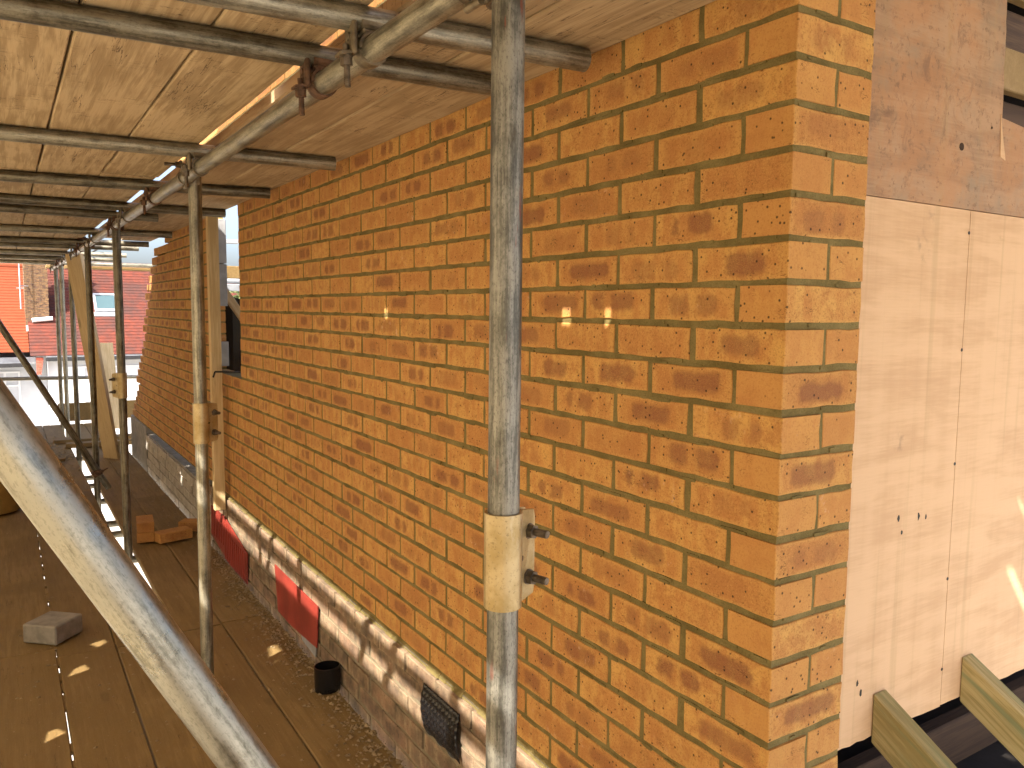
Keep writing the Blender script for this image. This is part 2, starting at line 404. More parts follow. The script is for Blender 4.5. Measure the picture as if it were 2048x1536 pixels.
# ------------------------------------------------------------------ bricks
CRS = .075
def brick_variant(k, L=.215, H=.0628, D=.1025, jit=.0016):
    """brick: length local X, face at local y=0 looking -Y, body behind; uneven arrises. stf marks the stretcher face."""
    rg = random.Random(100+k)
    hx, hz = L/2-.0013, H/2; ch = .0016
    per = []
    def side(p, q, m):
        for i in range(m):
            t = i/m; per.append((p[0]+(q[0]-p[0])*t, p[1]+(q[1]-p[1])*t))
    m = 5 if L > .15 else 3
    side((-hx, -hz), (hx, -hz), m); side((hx, -hz), (hx, hz), 2); side((hx, hz), (-hx, hz), m); side((-hx, hz), (-hx, -hz), 2)
    n = len(per)
    outer = [(x+rg.uniform(-jit, jit), z+rg.uniform(-jit, jit)) for x, z in per]
    inner = [(x - math.copysign(ch, x) if abs(abs(x)-hx) < 1e-6 or True else x, z - math.copysign(ch, z)) for x, z in outer]
    vs = [(x, 0, z) for x, z in inner] + [(x, ch, z) for x, z in outer] + [(x, D, z) for x, z in outer]
    fs = [tuple(range(n))] + [(i, n+i, n+(i+1) % n, (i+1) % n) for i in range(n)] + [(n+i, 2*n+i, 2*n+(i+1) % n, n+(i+1) % n) for i in range(n)] + [tuple(range(2*n, 3*n))[::-1]]
    q = 1.0 if L > .13 else 0.0
    st = [q] + [.8*q]*n + [0.0]*n + [q]
    return vs, fs, st
BV = {}
def brick_mesh(k, L, mat, jit=.0016):
    key = (k, L, mat)
    if key in BV: return BV[key]
    vs, fs, st = brick_variant(k, L, jit=jit)
    me = bpy.data.meshes.new('brick'); me.from_pydata(vs, [], fs); me.materials.append(MAT[mat])
    a = me.attributes.new('bco', 'FLOAT_VECTOR', 'POINT'); a.data.foreach_set('vector', [c for v in vs for c in v])
    a = me.attributes.new('stf', 'FLOAT', 'FACE'); a.data.foreach_set('value', st)
    a = me.attributes.new('brnd', 'FLOAT', 'POINT'); a.data.foreach_set('value', [0.0]*len(vs))
    BV[key] = me; return me
def joined_bricks(name, items, mat, parent):
    V, F, B, S, RN = [], [], [], [], []
    for (Mx, L, k, *_) in items:
        vs, fs, st = brick_variant(k, L); o = len(V); r = random.random()
        V += [tuple(Mx @ Vector(v)) for v in vs]; B += [c for v in vs for c in v]; RN += [r]*len(vs)
        F += [tuple(i+o for i in f) for f in fs]; S += st
    me = bpy.data.meshes.new(name); me.from_pydata(V, [], F); me.materials.append(MAT[mat])
    a = me.attributes.new('bco', 'FLOAT_VECTOR', 'POINT'); a.data.foreach_set('vector', B)
    a = me.attributes.new('stf', 'FLOAT', 'FACE'); a.data.foreach_set('value', S)
    a = me.attributes.new('brnd', 'FLOAT', 'POINT'); a.data.foreach_set('value', RN)
    o = link(name, me, parent); o['kind'] = 'stuff'; return o

ROT_W = Matrix(((0, 1, 0), (-1, 0, 0), (0, 0, 1))).to_4x4()      # face looks -X, length runs along -Y
def wallM(yc, zc, x=0.0): return T(x, yc, zc) @ ROT_W
def retM(xc, zc, y=0.0): return T(xc, y, zc)
J0 = -15; J1 = 34                                                  # courses of the orange wall
WIN = (3.715, 4.5025, -.375, 1.0)                                    # window opening y0 y1 z0 z1
def end_y(k):                                                      # racked-back far end, stepping down course by course
    z = k*CRS
    pts = [(-1.25, 8.45), (-.89, 8.05), (-.5, 7.58), (-.1, 7.2), (.2, 6.98), (.34, 6.8), (.5, 6.5), (.58, 5.95), (1.5, 4.9), (2.6, 4.2)]
    for (z0, y0), (z1, y1) in zip(pts, pts[1:]):
        if z <= z1: return y0+(y1-y0)*max(0, (z-z0)/(z1-z0))
    return pts[-1][1]
wall = empty('brick_wall', (0, 0, -1.13), 'new orange and buff facing brick wall with stepped far end and window gap', 'wall')
items = []
rg = random.Random(3)
for k in range(J0, J1):
    zc = k*CRS + CRS/2
    header = (k % 2 == 0)
    ye = end_y(k+.5)
    zj = rg.uniform(-.0012, .0012)
    def put(y0, y1):
        if y1-y0 < .04: return
        L = .215 if y1-y0 > .2 else round(y1-y0, 3)
        jy = -.0028 if y0 == 0 else rg.uniform(-.0015, .0015)
        items.append((wallM((y0+y1)/2+jy, zc+zj+rg.uniform(-.0008, .0008), rg.uniform(-.0015, .0012)) @ Matrix.Rotation(rg.uniform(-.006, .006), 4, 'X') @ Matrix.Rotation(rg.uniform(-.004, .004), 4, 'Z'), L, rg.randrange(9), (y0+y1)/2, zc))
    y = .1035+.010 if header else 0.0
    while y < ye-.06:
        y1 = y+.215
        spans = [(y, y1)]
        if WIN[2]-.01 < zc < WIN[3]:
            if y < WIN[0] < y1: spans = [(y, WIN[0])]
            elif y < WIN[1] < y1: spans = [(WIN[1], y1)]
            elif y >= WIN[0] and y1 <= WIN[1]: spans = []
        for a, b in spans: put(a, b)
        y += .225
    # the corner: header of the return stretcher, or the stretcher whose end shows on the return
    if header:
        items.append((retM(.1032, zc+zj, -.0008), .211, rg.randrange(9), -1, zc))          # stretcher across the return; its end shows on the wall
    else:
        items.append((retM(.163, zc+zj, .001), .1, rg.randrange(9), -1, zc))
items.sort(key=lambda t: ((t[3]+.9)**2+1.2+(t[4])**2) if t[4] < .62 else 1e3+t[3])
for Mx, L, k, *_ in items[:300]:
    link('brick', brick_mesh(k, L, 'brick_face'), wall, Mx)
joined_bricks('far_bricks', items[300:], 'brick_face', wall)
# mortar body, set back behind the brick faces; steps with the racked end
def mortar_body():
    mb = MB(); d = .0022
    for k in range(J0, J1):
        z0, z1 = k*CRS-.0055, (k+1)*CRS-.0055
        ye = min(end_y(k+.5), end_y(k+1.5))-.02
        segs = [(d, ye)]
        if WIN[2]-.01 < (z0+z1)/2 < WIN[3]: segs = [(d, WIN[0]-.004), (WIN[1]+.004, ye)]
        for a, b in segs:
            if b > a: mb.box((d, a, z0), (.100, b, z1))
    z0, z1 = J0*CRS-.0055, J1*CRS-.0055
    mb.box((.1, d, z0), (.2085, .098, z1))
    return mb
mortar_body().build('mortar', 'mortar', wall)
# uneven mortar: squeezed beads standing in the bed joints and buttered perpends
rg = random.Random(11)
mb = MB()
for k in range(J0, 8):
    z = k*CRS
    for i in range(90):
        y = rg.uniform(0.0, 3.6)
        if rg.random() < .72: continue
        l = rg.uniform(.012, .07); h = rg.uniform(.002, .0045)
        zz = z+rg.choice((-1, 1))*rg.uniform(.003, .0052)
        x = .0005 - rg.uniform(0, .0012)
        mb.prism([(x, y, zz-h), (x+rg.uniform(-.0005, .0005), y+l*.5, zz-h*1.3), (x, y+l, zz-h*.5), (x, y+l, zz+h*.6), (x, y+l*.45, zz+h), (x, y, zz+h*.7)], (.006, 0, 0))
    for i in range(1):
        xx = rg.uniform(.01, .155); l = rg.uniform(.01, .045); h = rg.uniform(.002, .0045); zz = z+rg.uniform(-.005, .005)
        yq = .0003-rg.uniform(0, .001)
        mb.prism([(xx, yq, zz-h), (xx+l*.5, yq, zz-h*1.3), (xx+l, yq, zz-h*.4), (xx+l, yq, zz+h*.5), (xx+l*.5, yq, zz+h), (xx, yq, zz+h*.7)], (0, .006, 0))
o = mb.build('mortar_smears', 'mortar', wall); o['kind'] = 'stuff'

# ------------------------------------------------------------------ plinth below the wall
def plinth(name, label, y0, y1, mat, mm, ztop, rows, px, seed):
    e = empty(name, (px, y0, ztop-rows*CRS), label, 'wall')
    rg = random.Random(seed); n = 0
    for r in range(rows):
        zc = ztop-CRS*(r+.5)
        y = y0+(0 if r % 2 else -.11)
        proud = -.010 if r == 0 else 0
        while y < y1-.05:
            a, b = max(y, y0), min(y+.215, y1)
            if b-a > .05:
                me = brick_mesh(rg.randrange(6), round(b-a, 2), mat, .003)
                link('brick', me, e, wallM((a+b)/2, zc+rg.uniform(-.002, .002), px+proud+rg.uniform(-.004, .003)))
            y += .225
    MB().box((px+.005, y0, ztop-rows*CRS-.15), (px+.1, y1-.003, ztop+.006)).build('mortar', mm, e)
    return e
pl = plinth('plinth_wall', 'low weathered stock brick plinth course under the new orange brickwork', -.2, 4.52, 'stock_brick', 'grey_mortar', -1.136, 6, -.012, 5)
# sloping mortar fillet where the new wall meets the plinth
mb = MB(); rg = random.Random(8); y = -.1
while y < 4.5:
    l = rg.uniform(.03, .09); t = rg.uniform(.003, .012); s = rg.uniform(0, .006)
    mb.prism([(.004, y, -1.120), (-.003-t*.3, y, -1.126-s), (-.006-t, y, -1.1365), (.004, y, -1.1365)], (0, l, 0)); y += l-.001
o = mb.build('mortar_fillet', 'mortar', pl)
pp = plinth('painted_plinth', 'grey painted brick plinth under the far stretch of brick wall', 4.525, 7.35, 'painted_brick', 'concrete', -1.20, 5, -.006, 6)
e = empty('rendered_pier', (.0, 7.36, -1.6), 'pale rendered pier at the far end of grey plinth', 'pier')
MB().cbox((-.012, 7.36, -1.65), (.10, 8.42, -1.135), .006).build('face', 'painted_paint' if False else 'concrete', e)

# ------------------------------------------------------------------ scaffold decks
def board(parent, x0, x1, y0, y1, zb, mat, skew=0.0, th=.038, seed=0):
    rg = random.Random(seed); n = max(2, int((y1-y0)/.35)); vs = []
    for i in range(n+1):
        y = y0+(y1-y0)*i/n; sh = skew*(i/n-.5)
        a = x0+sh+rg.uniform(-.0015, .0015); b = x1+sh+rg.uniform(-.0015, .0015); c = .004
        dz = rg.uniform(-.0015, .0015)
        vs += [(a, y, zb+c+dz), (a+c, y, zb+dz), (b-c, y, zb+dz), (b, y, zb+c+dz), (b, y, zb+th-c+dz), (b-c, y, zb+th+dz), (a+c, y, zb+th+dz), (a, y, zb+th-c+dz)]
    fs = []
    for i in range(n):
        for k in range(8): fs.append((8*i+k, 8*i+(k+1) % 8, 8*i+8+(k+1) % 8, 8*i+8+k))
    fs += [tuple(range(8))[::-1], tuple(range(8*n, 8*n+8))]
    cx, cy_ = (x0+x1)/2, y0
    vs = [(x-cx, y-cy_, z-zb) for x, y, z in vs]
    mb = MB(); mb.add(vs, fs)
    return mb.build('board', mat, parent, T(cx, cy_, zb))
ZC = .585
LANES = [(-.006, -.238, .0), (-.244, -.470, .0), (-.525, -.743, .008), (-.748, -.975, 0), (-.981, -1.207, 0), (-1.213, -1.444, 0), (-1.640, -1.836, 0)]  # last lane: unseen board added to bound the sun band
top = empty('overhead_platform', (-.9, -3.2, ZC), 'overhead scaffold deck of long sawn timber boards seen from below', 'scaffold platform')
cuts = [[-3.2, -.6, 3.4, 6.75], [-3.2, .15, 3.75, 6.6], [-3.2, 1.2-2.1, 2.95, 5.05, 8.0, 11.2], [-3.2, -.3, 3.6, 7.4, 11.2], [-3.2, .7-1.5, 3.05, 6.9, 11.2], [-3.2, -.2, 3.5, 7.4, 11.2], [-3.2, .9, 4.8, 8.6, 11.2]]
sd = 0
for (b, a, sk), cs in zip(LANES, cuts):
    for y0, y1 in zip(cs, cs[1:]):
        sd += 1
        board(top, a, b, y0+.006, y1-.006, ZC+random.Random(sd).uniform(0, .002), 'board_wood', sk, seed=sd)
# dark strips added over the upper deck seams to stop light leaking
mb = MB()
for xs in (-.241, -.7455, -.978, -1.210):
    for i in range(36):
        mb.box((xs-.007, -3.2+i*.4, ZC+.033), (xs+.007, -2.802+i*.4, ZC+.043+.002*(i % 3)))
o = mb.build('seam_blocker', 'shade_black', top); o['kind'] = 'stuff'
for i, (a, b) in enumerate(((3.3, 4.51), (4.59, 6.26), (6.34, 8.36), (8.44, 10.26))):  # unseen boards added to close the outer slot against sun
    board(top, -1.632, -1.452, a, b, ZC+.001, 'board_wood', 0, seed=900+i)
ZF = -1.568
deck = empty('scaffold_floor', (-.9, -2.5, ZF), 'dusty brown scaffold board walkway between posts and brick wall', 'scaffold platform')
FL = [(-.034, -.272, 0), (-.279, -.478, 0), (-.548, -.744, 0), (-.749, -.980, 0), (-.986, -1.212, 0), (-1.216, -1.44, 0), (-1.444, -1.66, 0)]
fcuts = [[-2.5, 1.0, 3.08, 6.1, 8.9, 11.0], [-2.5, .4, 3.06, 6.9, 11.0], [-2.5, .9, 3.03, 6.6, 11.0], [-2.5, .2, 3.05, 6.95, 11.0], [-2.5, .6, 3.16, 7.0, 11.0], [-2.5, .2, 3.1, 7.0, 11.0], [-2.5, .8, 4.0, 7.9, 11.0]]
for (b, a, sk), cs in zip(FL, fcuts):
    for y0, y1 in zip(cs, cs[1:]):
        sd += 1
        board(deck, a, b, y0+.007, y1-.007, ZF+random.Random(sd).uniform(-.004, .004), 'deck_wood', sk, seed=sd)

lift = empty('upper_shade_deck', (-.8, -3.0, 2.6), 'unseen timber deck added one lift up to shade the upper wall', 'scaffold platform')
for i in range(6):  # unseen deck, added only to shade the wall above the slot
    board(lift, -.25-.23*i, -.025-.23*i, -3.2, 3.3, 2.6, 'board_wood', 0, seed=700+i)
# dirt lodged in the walkway seam
rg = random.Random(66); mb = MB(); y = .5
while y < 10.5:
    l = rg.uniform(.02, .16)
    if rg.random() < .6: mb.cbox((-.992, y, ZF+.020), (-.975, y+l, ZF+.036), .003)
    y += l+rg.uniform(.01, .12)
o = mb.build('lodged_dirt', 'deck_wood', deck); o['kind'] = 'stuff'
# unseen deck added above the corner to shade return wall and plywood
ret = empty('corner_shade_deck', (.9, -.6, .84), 'unseen timber deck added above the return wall to shade the plywood', 'scaffold platform')
NOTCH = [(-.155, -.763, .034), (-.13, -.835, .028), (.116, -.453, .03), (.02, -.62, .024)]  # cuts shaped to let sun flecks through onto the plywood
for i in range(9):
    y1 = .09 if i == 0 else -.015-.2265*(i-1); y0 = -.0145 if i == 0 else y1-.2255; xa = .24 if i == 0 else -.95
    poly = [(xa, y0)]
    nn = sorted([h for h in NOTCH if y0 <= h[1] < y1])
    for hx_, hy, hw in nn:
        if hy < y0+.1: poly += [(hx_-hw, y0), (hx_-hw*.8, hy+hw), (hx_+hw*.9, hy+hw*1.2), (hx_+hw, y0)]
    poly += [(2.6, y0), (2.6, y1)]
    for hx_, hy, hw in nn[::-1]:
        if hy >= y0+.1: poly += [(hx_+hw, y1), (hx_+hw*.8, hy-hw), (hx_-hw*.9, hy-hw*1.2), (hx_-hw, y1)]
    poly += [(xa, y1)]
    MB().prism([(x, y, .84+.002*(i % 2)) for x, y in poly], (0, 0, .038)).build('board', 'board_wood', ret)

# ------------------------------------------------------------------ scaffold tubes
RT = .02415
def tube(name, p, q, mat, label, cat, group=None):
    L = (Vector(q)-Vector(p)).length
    mb = MB().pipe((0, 0, 0), (0, 0, L), RT)
    return tag(mb.build(name, mat, None, frame(p, q)), label, cat, group)

# right-angle coupler: clamps a tube along local Y at the origin to one along local X at z=+H
H = .0555
def coupler_meshes(body, bolt):
    a = MB().ring('Y', (0, 0, 0), .0245, .0300, -8, 188, -.025, .025, 14).ring('X', (0, 0, H), .0245, .0295, 200, 340, -.024, .024, 10)
    a.cbox((-.022, -.022, .0245), (.022, .022, .034), .003)
    a.cbox((-.0425, -.021, -.014), (-.0305, .021, .046), .004)
    a.cyl((-.046, 0, .018), (-.0425, 0, .018), .008, 12)
    a.cyl((.0335, -.022, .001), (.0335, .022, .001), .0065, 10)
    fl = MB().ring('Y', (0, 0, 0), .0245, .0295, 190, 352, -.017, .017, 14)
    fl.prism([(-.027, -.015, -.004), (-.030, -.015, -.012), (-.062, -.013, -.019), (-.062, -.013, -.013)], (0, .03, 0))
    bo = MB().cyl((-.048, 0, .004), (-.044, 0, -.072), .0056, 12)
    for i in range(9): bo.cyl((-.0456, 0, -.038-.0035*i), (-.0455, 0, -.0395-.0035*i), .0063, 10)
    nu = MB().cyl((-.0472, 0, -.020), (-.0464, 0, -.034), .0115, 6).cyl((-.0473, 0, -.0165), (-.0472, 0, -.020), .0125, 14)
    return [a.mesh('coupler', body), fl.mesh('flap', body), bo.mesh('bolt', bolt), nu.mesh('nut', bolt)]
CPL = {'grey': coupler_meshes('coupler_steel', 'bolt_steel'), 'rust': coupler_meshes('rusty_steel', 'rusty_steel')}
def coupler(parent, Mx, kind='grey'):
    a, fl, bo, nu = CPL[kind]
    c = link('coupler', a, parent, Mx)
    for nm, me in (('flap', fl), ('bolt', bo), ('nut', nu)): link(nm, me, c, Mx)
    return c
ZT = ZC-RT; ZL = ZT-H
LX = -.553
led = tube('ledger_tube', (LX+.035, -2.6, ZL-.002), (LX+.012, 11.4, ZL), 'tube_steel', 'long ledger tube under the overhead transoms, running the length of the walkway', 'scaffold tube')
led2 = tube('ledger_tube', (-1.447, -2.6, ZL), (-1.447, 11.4, ZL), 'tube_steel', 'outer ledger tube under the far edge of overhead boards, left of the walkway', 'scaffold tube')
def lx(y): return LX+.035-.023*(y+2.6)/14

TR = [('nearest', .60, .515, -.045, 'tube_steel', 'grey', 'pale scratched transom tube nearest the camera, ending right of the tall post'),
      ('b', .855, .79, -.10, 'tube_dark', 'rust', 'dark transom tube with yellow paint flecks, second from the camera'),
      ('c', 2.12, 2.03, -.053, 'tube_steel', 'grey', 'transom tube third from the camera, over the second post'),
      ('d', 3.10, 2.96, -.034, 'tube_dark', 'rust', 'transom tube fourth from the camera'),
      ('e', 3.94, 3.92, -.02, 'tube_dark', 'grey', 'transom tube fifth from the camera, ending at the window gap'),
      ('f', 4.42, 4.44, -.30, 'tube_dark', 'rust', 'short dark transom tube just beyond the window gap post'),
      ('g', 5.75, 5.62, -.02, 'tube_steel', 'grey', 'transom tube against the top of the stepped brick end'),
      ('h', 6.9, 6.75, -.02, 'tube_dark', 'rust', 'dark transom tube just past the top of stepped brick end'),
      ('i', 7.5, 7.36, -.02, 'tube_dark', 'grey', 'far transom tube, ninth from the camera'),
      ('j', 8.7, 8.58, .02, 'tube_steel', 'grey', 'far transom tube, third from the street end'),
      ('k', 9.7, 9.6, .05, 'tube_dark', 'rust', 'far transom tube, second from the street end'),
      ('l', 10.9, 10.8, .6, 'tube_steel', 'grey', 'last transom tube at the street end of overhead deck')]
for nm, ya, yb, xe, mt, ck, lab in TR:
    t_ = lambda x: ya+(yb-ya)*(x+1.1)/1.05
    o = tube('transom_tube', (-2.0, t_(-2.0), ZT), (xe, t_(xe), ZT), mt, lab, 'scaffold tube', 'transom tubes under the overhead boards')
    for xx in (lx(t_(LX)),):
        yy = t_(xx); ang = math.atan2(-(yb-ya), 1.05)
        coupler(o, T(xx, yy-(0 if nm != 'nearest' else .0), ZL), ck)
# standards
def standard(x, y, z0, z1, mat, label, lean=0.0, sleeve=None, e1=None, e2=None, smat='yellow_zinc'):
    o = tube('scaffold_post', (x, y, z0), (x+lean, y, z1), mat, label, 'scaffold post', 'upright scaffold posts along the walkway')
    if sleeve:
        s0, s1 = sleeve; fx = x+lean*((s0+s1)/2-z0)/(z1-z0)
        e1 = Vector(e1).normalized(); e2 = Vector(e2).normalized(); zz = Vector((0, 0, 1))
        Ml = Matrix((e1, e2, zz)).transposed().to_4x4(); Ml = T(fx, y, 0) @ Ml
        mb = MB()
        # wrapped shell, rolled into two lips along +e1 with the bolts along e2
        mb.ring('Z', (0, 0, 0), .0246, .0293, 22, 338, s0, s1, 40)
        for sg in (-1, 1):
            mb.prism([(.0235, sg*.012, s0), (.030, sg*.0075, s0), (.063, sg*.0065, s0+.006), (.066, sg*.0065, s0+.018), (.066, sg*.0065, s1-.018), (.063, sg*.0065, s1-.006), (.030, sg*.0075, s1), (.0235, sg*.012, s1)], (0, sg*.004, 0))
        sl_ = mb.build('sleeve', smat, o, Ml)
        for t in (.24, .74):
            mb = MB(); zb = s0+(s1-s0)*t
            mb.cyl((.050, -.016, zb), (.050, .047, zb), .0058, 12)
            for i in range(8): mb.cyl((.050, .026+.0025*i, zb), (.050, .0271+.0025*i, zb), .0064, 10)
            mb.cyl((.050, -.018, zb), (.050, -.0105, zb), .0105, 6)
            mb.cyl((.050, .0105, zb), (.050, .0125, zb), .0125, 14)
            mb.cyl((.050, .0125, zb), (.050, .0225, zb), .0112, 6)
            mb.build('bolt', 'bolt_steel', sl_, Ml)
        MB().box((.0005, .0281, (s0+s1)/2-.003), (.013, .0292, (s0+s1)/2+.003), ).build('slot_mark', 'screw_dark', sl_, Ml @ Matrix.Rotation(R(-28), 4, 'Z'))
    return o
rt = Vector((.843, -.538, 0)); fw = Vector((.538, .843, 0))
PX = -.497
POSTS = []
POSTS.append(standard(PX-.002, .108, -3.6, 1.9, 'tube_weathered', 'tall grey scratched scaffold post nearest the camera, with yellow sleeve clamp', .004, (-.428, -.281), .62*rt+.78*fw, .78*rt-.62*fw))
POSTS.append(standard(PX+.004, 2.33, -3.6, .54, 'tube_steel', 'scaffold post with yellow sleeve clamp standing by the window gap', 0, (-.503, -.346), .6*rt+.8*fw, .8*rt-.6*fw))
POSTS.append(standard(-.515, 4.50, -3.6, .54, 'tube_dark', 'third scaffold post, sleeve clamp bolts facing the camera', -.010, (-.54, -.385), -.95*rt+.3*fw, -.3*rt-.95*fw))
POSTS.append(standard(-.528, 6.28, -3.6, .54, 'tube_dark', 'fourth scaffold post, with the far diagonal brace clamped to its foot', -.008))
POSTS.append(standard(-.516, 8.30, -3.6, .54, 'tube_dark', 'fifth scaffold post along the walkway', -.01))
POSTS.append(standard(-.522, 9.85, -3.6, .54, 'tube_steel', 'sixth scaffold post, pale, near the street end', 0))
POSTS.append(standard(-.525, 10.9, -3.6, .54, 'tube_dark', 'last scaffold post at the street end of the walkway', 0))
# tie each standard to the ledger
MS = Matrix.Rotation(R(90), 4, 'Y')
for o, yy, kk in zip(POSTS, (.108, 2.33, 4.50, 6.28, 8.30, 9.85, 10.9), ('grey', 'grey', 'rust', 'rust', 'grey', 'rust', 'grey')):
    coupler(o, T(lx(yy), yy+(.055 if yy < 1 else -.0), ZL-.001) @ MS, kk)
# upper post of the second standard is offset above the deck; outer row of standards
for i, yy in enumerate((-1.9, .16, 2.36, 4.55, 6.3, 8.4, 10.3)):
    tube('outer_post', (-1.502, yy, -6.6), (-1.502, yy, 1.9), 'tube_steel', 'outer scaffold post number %s from the near end, left of the walkway' % ('one', 'two', 'three', 'four', 'five', 'six', 'seven')[i], 'scaffold post', 'outer scaffold posts')
# braces
bd = Vector((.186, 0, -.34)).normalized(); bp = Vector((-1.128, -.055, -.094))
tube('diagonal_brace', bp-bd*.78, bp+bd*1.52, 'tube_bright', 'bright galvanised diagonal brace tube crossing the lower left foreground', 'scaffold tube')
p0 = Vector((-1.143, 6.14, -.127)); p1 = Vector((-.516, 6.2, -1.332)); dd = (p1-p0).normalized()
br = tube('diagonal_brace', p0-dd*.75, p1+dd*.13, 'tube_dark', 'thin dark diagonal brace clamped low on the fourth post', 'scaffold tube')
coupler(br, frame(p1-dd*.03, p1+dd) @ Matrix.Rotation(R(90), 4, 'X'), 'rust')
# floor-level ledgers and transoms
zl = ZF-RT-.004
tube('floor_ledger', (-.595, -2.4, zl-.056), (-.595, 11, zl-.056), 'tube_dark', 'ledger tube below the walkway boards, seen in the floor gap', 'scaffold tube')
for i, yy in enumerate((3.3, 3.9, 4.62, 5.3, 5.62, 6.42, 7.1, 7.5, 8.6, 9.9)):
    tube('floor_transom', (-1.75, yy+.02, zl), (-.03, yy-.02, zl), 'tube_dark', 'dark tube crossing under the floor gap, %s from the near end' % ('first','second','third','fourth','fifth','sixth','seventh','eighth','ninth','tenth')[i], 'scaffold tube', 'transom tubes below the walkway')
# upright boards added on the upper deck to block sun, gaps left for flecks
toe = empty('sun_block_board', (-.57, -3, .625), 'unseen upright boards added on the overhead deck to keep sun off the slot', 'board', None)
for a, b in ((-3.0, .072), (.122, .228), (.282, 1.285), (1.335, 4.4), (4.42, 8.0)):
    MB().cbox((-.585, a, .6275), (-.547, b, .83), .003).build('board', 'board_wood', toe)
# unseen sheeting added outside the scaffold to block sun and control fill light
SHY = 2.9
SH = [(2.462, -.275, .035), (1.485, .482, .035), (2.226, -.449, .034), (1.753, -.566, .034)]  # holes placed in the sheet to drop sun flecks on the floor
rgs = random.Random(2); mb = MB(); vs = []; fs = []; ny, nz, st_ = 216, 34, .066
for i in range(ny+1):
    for j in range(nz+1):
        y = -3.2+i*st_; z = .60-j*st_
        if any(abs(y-hy) < hr_+st_ and abs(z-hz) < hr_+st_ for hy, hz, hr_ in SH): y += rgs.uniform(-.018, .018); z += rgs.uniform(-.02, .02)
        vs.append((-1.838+.006*math.sin(y*3.1+j*.3)*min(1, j/3)+.004*math.sin(y*9)*min(1, j/3), y, z))
for i in range(ny):
    for j in range(nz):
        yc, zc = -3.2+(i+.5)*st_, .60-(j+.5)*st_
        if any(abs(yc-hy) < hr_ and abs(zc-hz) < hr_ for hy, hz, hr_ in SH): continue
        fs.append((i*(nz+1)+j, i*(nz+1)+j+1, (i+1)*(nz+1)+j+1, (i+1)*(nz+1)+j))
def half(lo, hi, mat, lab):
    keep = [f for f in fs if lo <= vs[f[0]][1] < hi]
    tag(MB().add(vs, keep, True).build('light_screen', mat), lab, 'sheeting')
half(-9, SHY, 'fill_sheet', 'unseen translucent sheet added to block sun and fill the near bay with soft light')
half(SHY, 99, 'shade_sheet', 'unseen dark sheet added to block sun and dim the far bays')

# far end guard rail and toe board
tube('guard_rail', (-1.6, 10.98, -.90), (1.3, 10.98, -.95), 'tube_steel', 'guard rail tube across the street end of the walkway', 'scaffold tube')
e = empty('end_toe_board', (-.4, 11.04, -1.53), 'brown toe board across the street end of the walkway', 'board')
MB().cbox((-.56, 11.03, -1.50), (1.2, 11.07, -1.26), .004).build('board', 'deck_wood', e)
tube('roof_edge_tube', (-.3, 11.6, .60), (1.9, 11.6, .60), 'tube_dark', 'horizontal tube in front of the far roofs, right of the posts', 'scaffold tube')
e = empty('overhead_plank', (0, 11.7, .5), 'weathered plank lying across the far end just above the red roof', 'board')
MB().cbox((-.6, 11.66, .53), (1.9, 11.86, .57), .004).build('board', 'deck_wood', e)

# ------------------------------------------------------------------ timbers by the wall and window
def stick(name, p, q, wx, wy, mat, label, cat, roll=0, group=None):
    L = (Vector(q)-Vector(p)).length
    return tag(MB().cbox((-wx/2, -wy/2, 0), (wx/2, wy/2, L), .003).build(name, mat, None, frame(p, q) @ Matrix.Rotation(roll, 4, 'Z')), label, cat, group)
stick('timber_post', (-.062, 4.05, -1.20), (-.066, 4.05, .555), .048, .062, 'pale_timber', 'upright greenish timber batten propped against the wall at the window gap', 'timber', R(0))
stick('leaning_plank', (-.235, 8.10, -1.53), (-.52, 7.9, .52), .20, .038, 'pale_timber', 'long pale plank leaning up to the ledger at the far end', 'plank', R(0))
stick('short_plank', (.02, 10.2, -1.52), (-.02, 10.5, -.45), .15, .038, 'pale_timber', 'short plank standing on end beside the far leaning plank', 'plank')
e2 = empty('cavity_closer', (.05, 4.485, -.36), 'grey insulation boards lining the far side of the window gap', 'insulation')
for z0, z1 in ((.03, .30), (.305, .585), (-.36, -.20)):
    MB().cbox((.010, 4.478, z0), (.112, 4.496, z1), .003).build('board', 'grey_block', e2)
stick('sloping_timber', (.60, 4.75, -.55), (.12, 4.80, .20), .095, .047, 'pale_timber', 'sloping pale timber inside the window gap', 'timber', R(0))
e = empty('black_sheet', (.5, 5.0, -1.2), 'black sheet hanging inside the window gap', 'sheet')  # plain black sheet closing the lower window gap
mb = MB(); vs = []; fs = []
for i in range(13):
    for j in range(2): vs.append((.125+i*.08, 5.1+.03*math.sin(i*1.7), (-1.3, .10+.03*math.sin(i*1.1)-.04*abs(i-6)/6)[j]))
for i in range(12): fs.append((2*i, 2*i+1, 2*i+3, 2*i+2))
o = mb.add(vs, fs).build('sheet', 'black_plastic', e); o.modifiers.new('thick', 'SOLIDIFY').thickness = .004
for i, (z, r) in enumerate(((.44, .03), (.30, .055))):
    pass
e = empty('roof_purlins', (1.0, 6.2, .2), 'grey steel channel and gutter lengths beyond the window gap', 'beam')
MB().cbox((.3, 6.2, .565), (3.0, 6.25, .60), .003).build('rail', 'lead_grey', e)
MB().cbox((.3, 6.22, .27), (3.0, 6.30, .375), .004).build('beam', 'deck_wood', e)
MB().cbox((.3, 6.16, .16), (3.0, 6.24, .22), .004).build('channel', 'lead_grey', e)
MB().cyl((.3, 6.2, .245), (3.0, 6.2, .25), .022, 12).build('pipe', 'tube_dark' if False else 'lead_grey', e)
# wire tie lying on the window sill
mb = MB(); pts = [(.10, 3.74, -.352), (-.03, 3.86, -.350), (-.095, 3.93, -.352), (-.105, 3.935, -.385)]
for a, b in zip(pts, pts[1:]): mb.cyl(a, b, .0055, 8)
tag(mb.build('wall_tie', 'screw_dark'), 'thin dark steel tie resting on the window sill', 'wall tie')

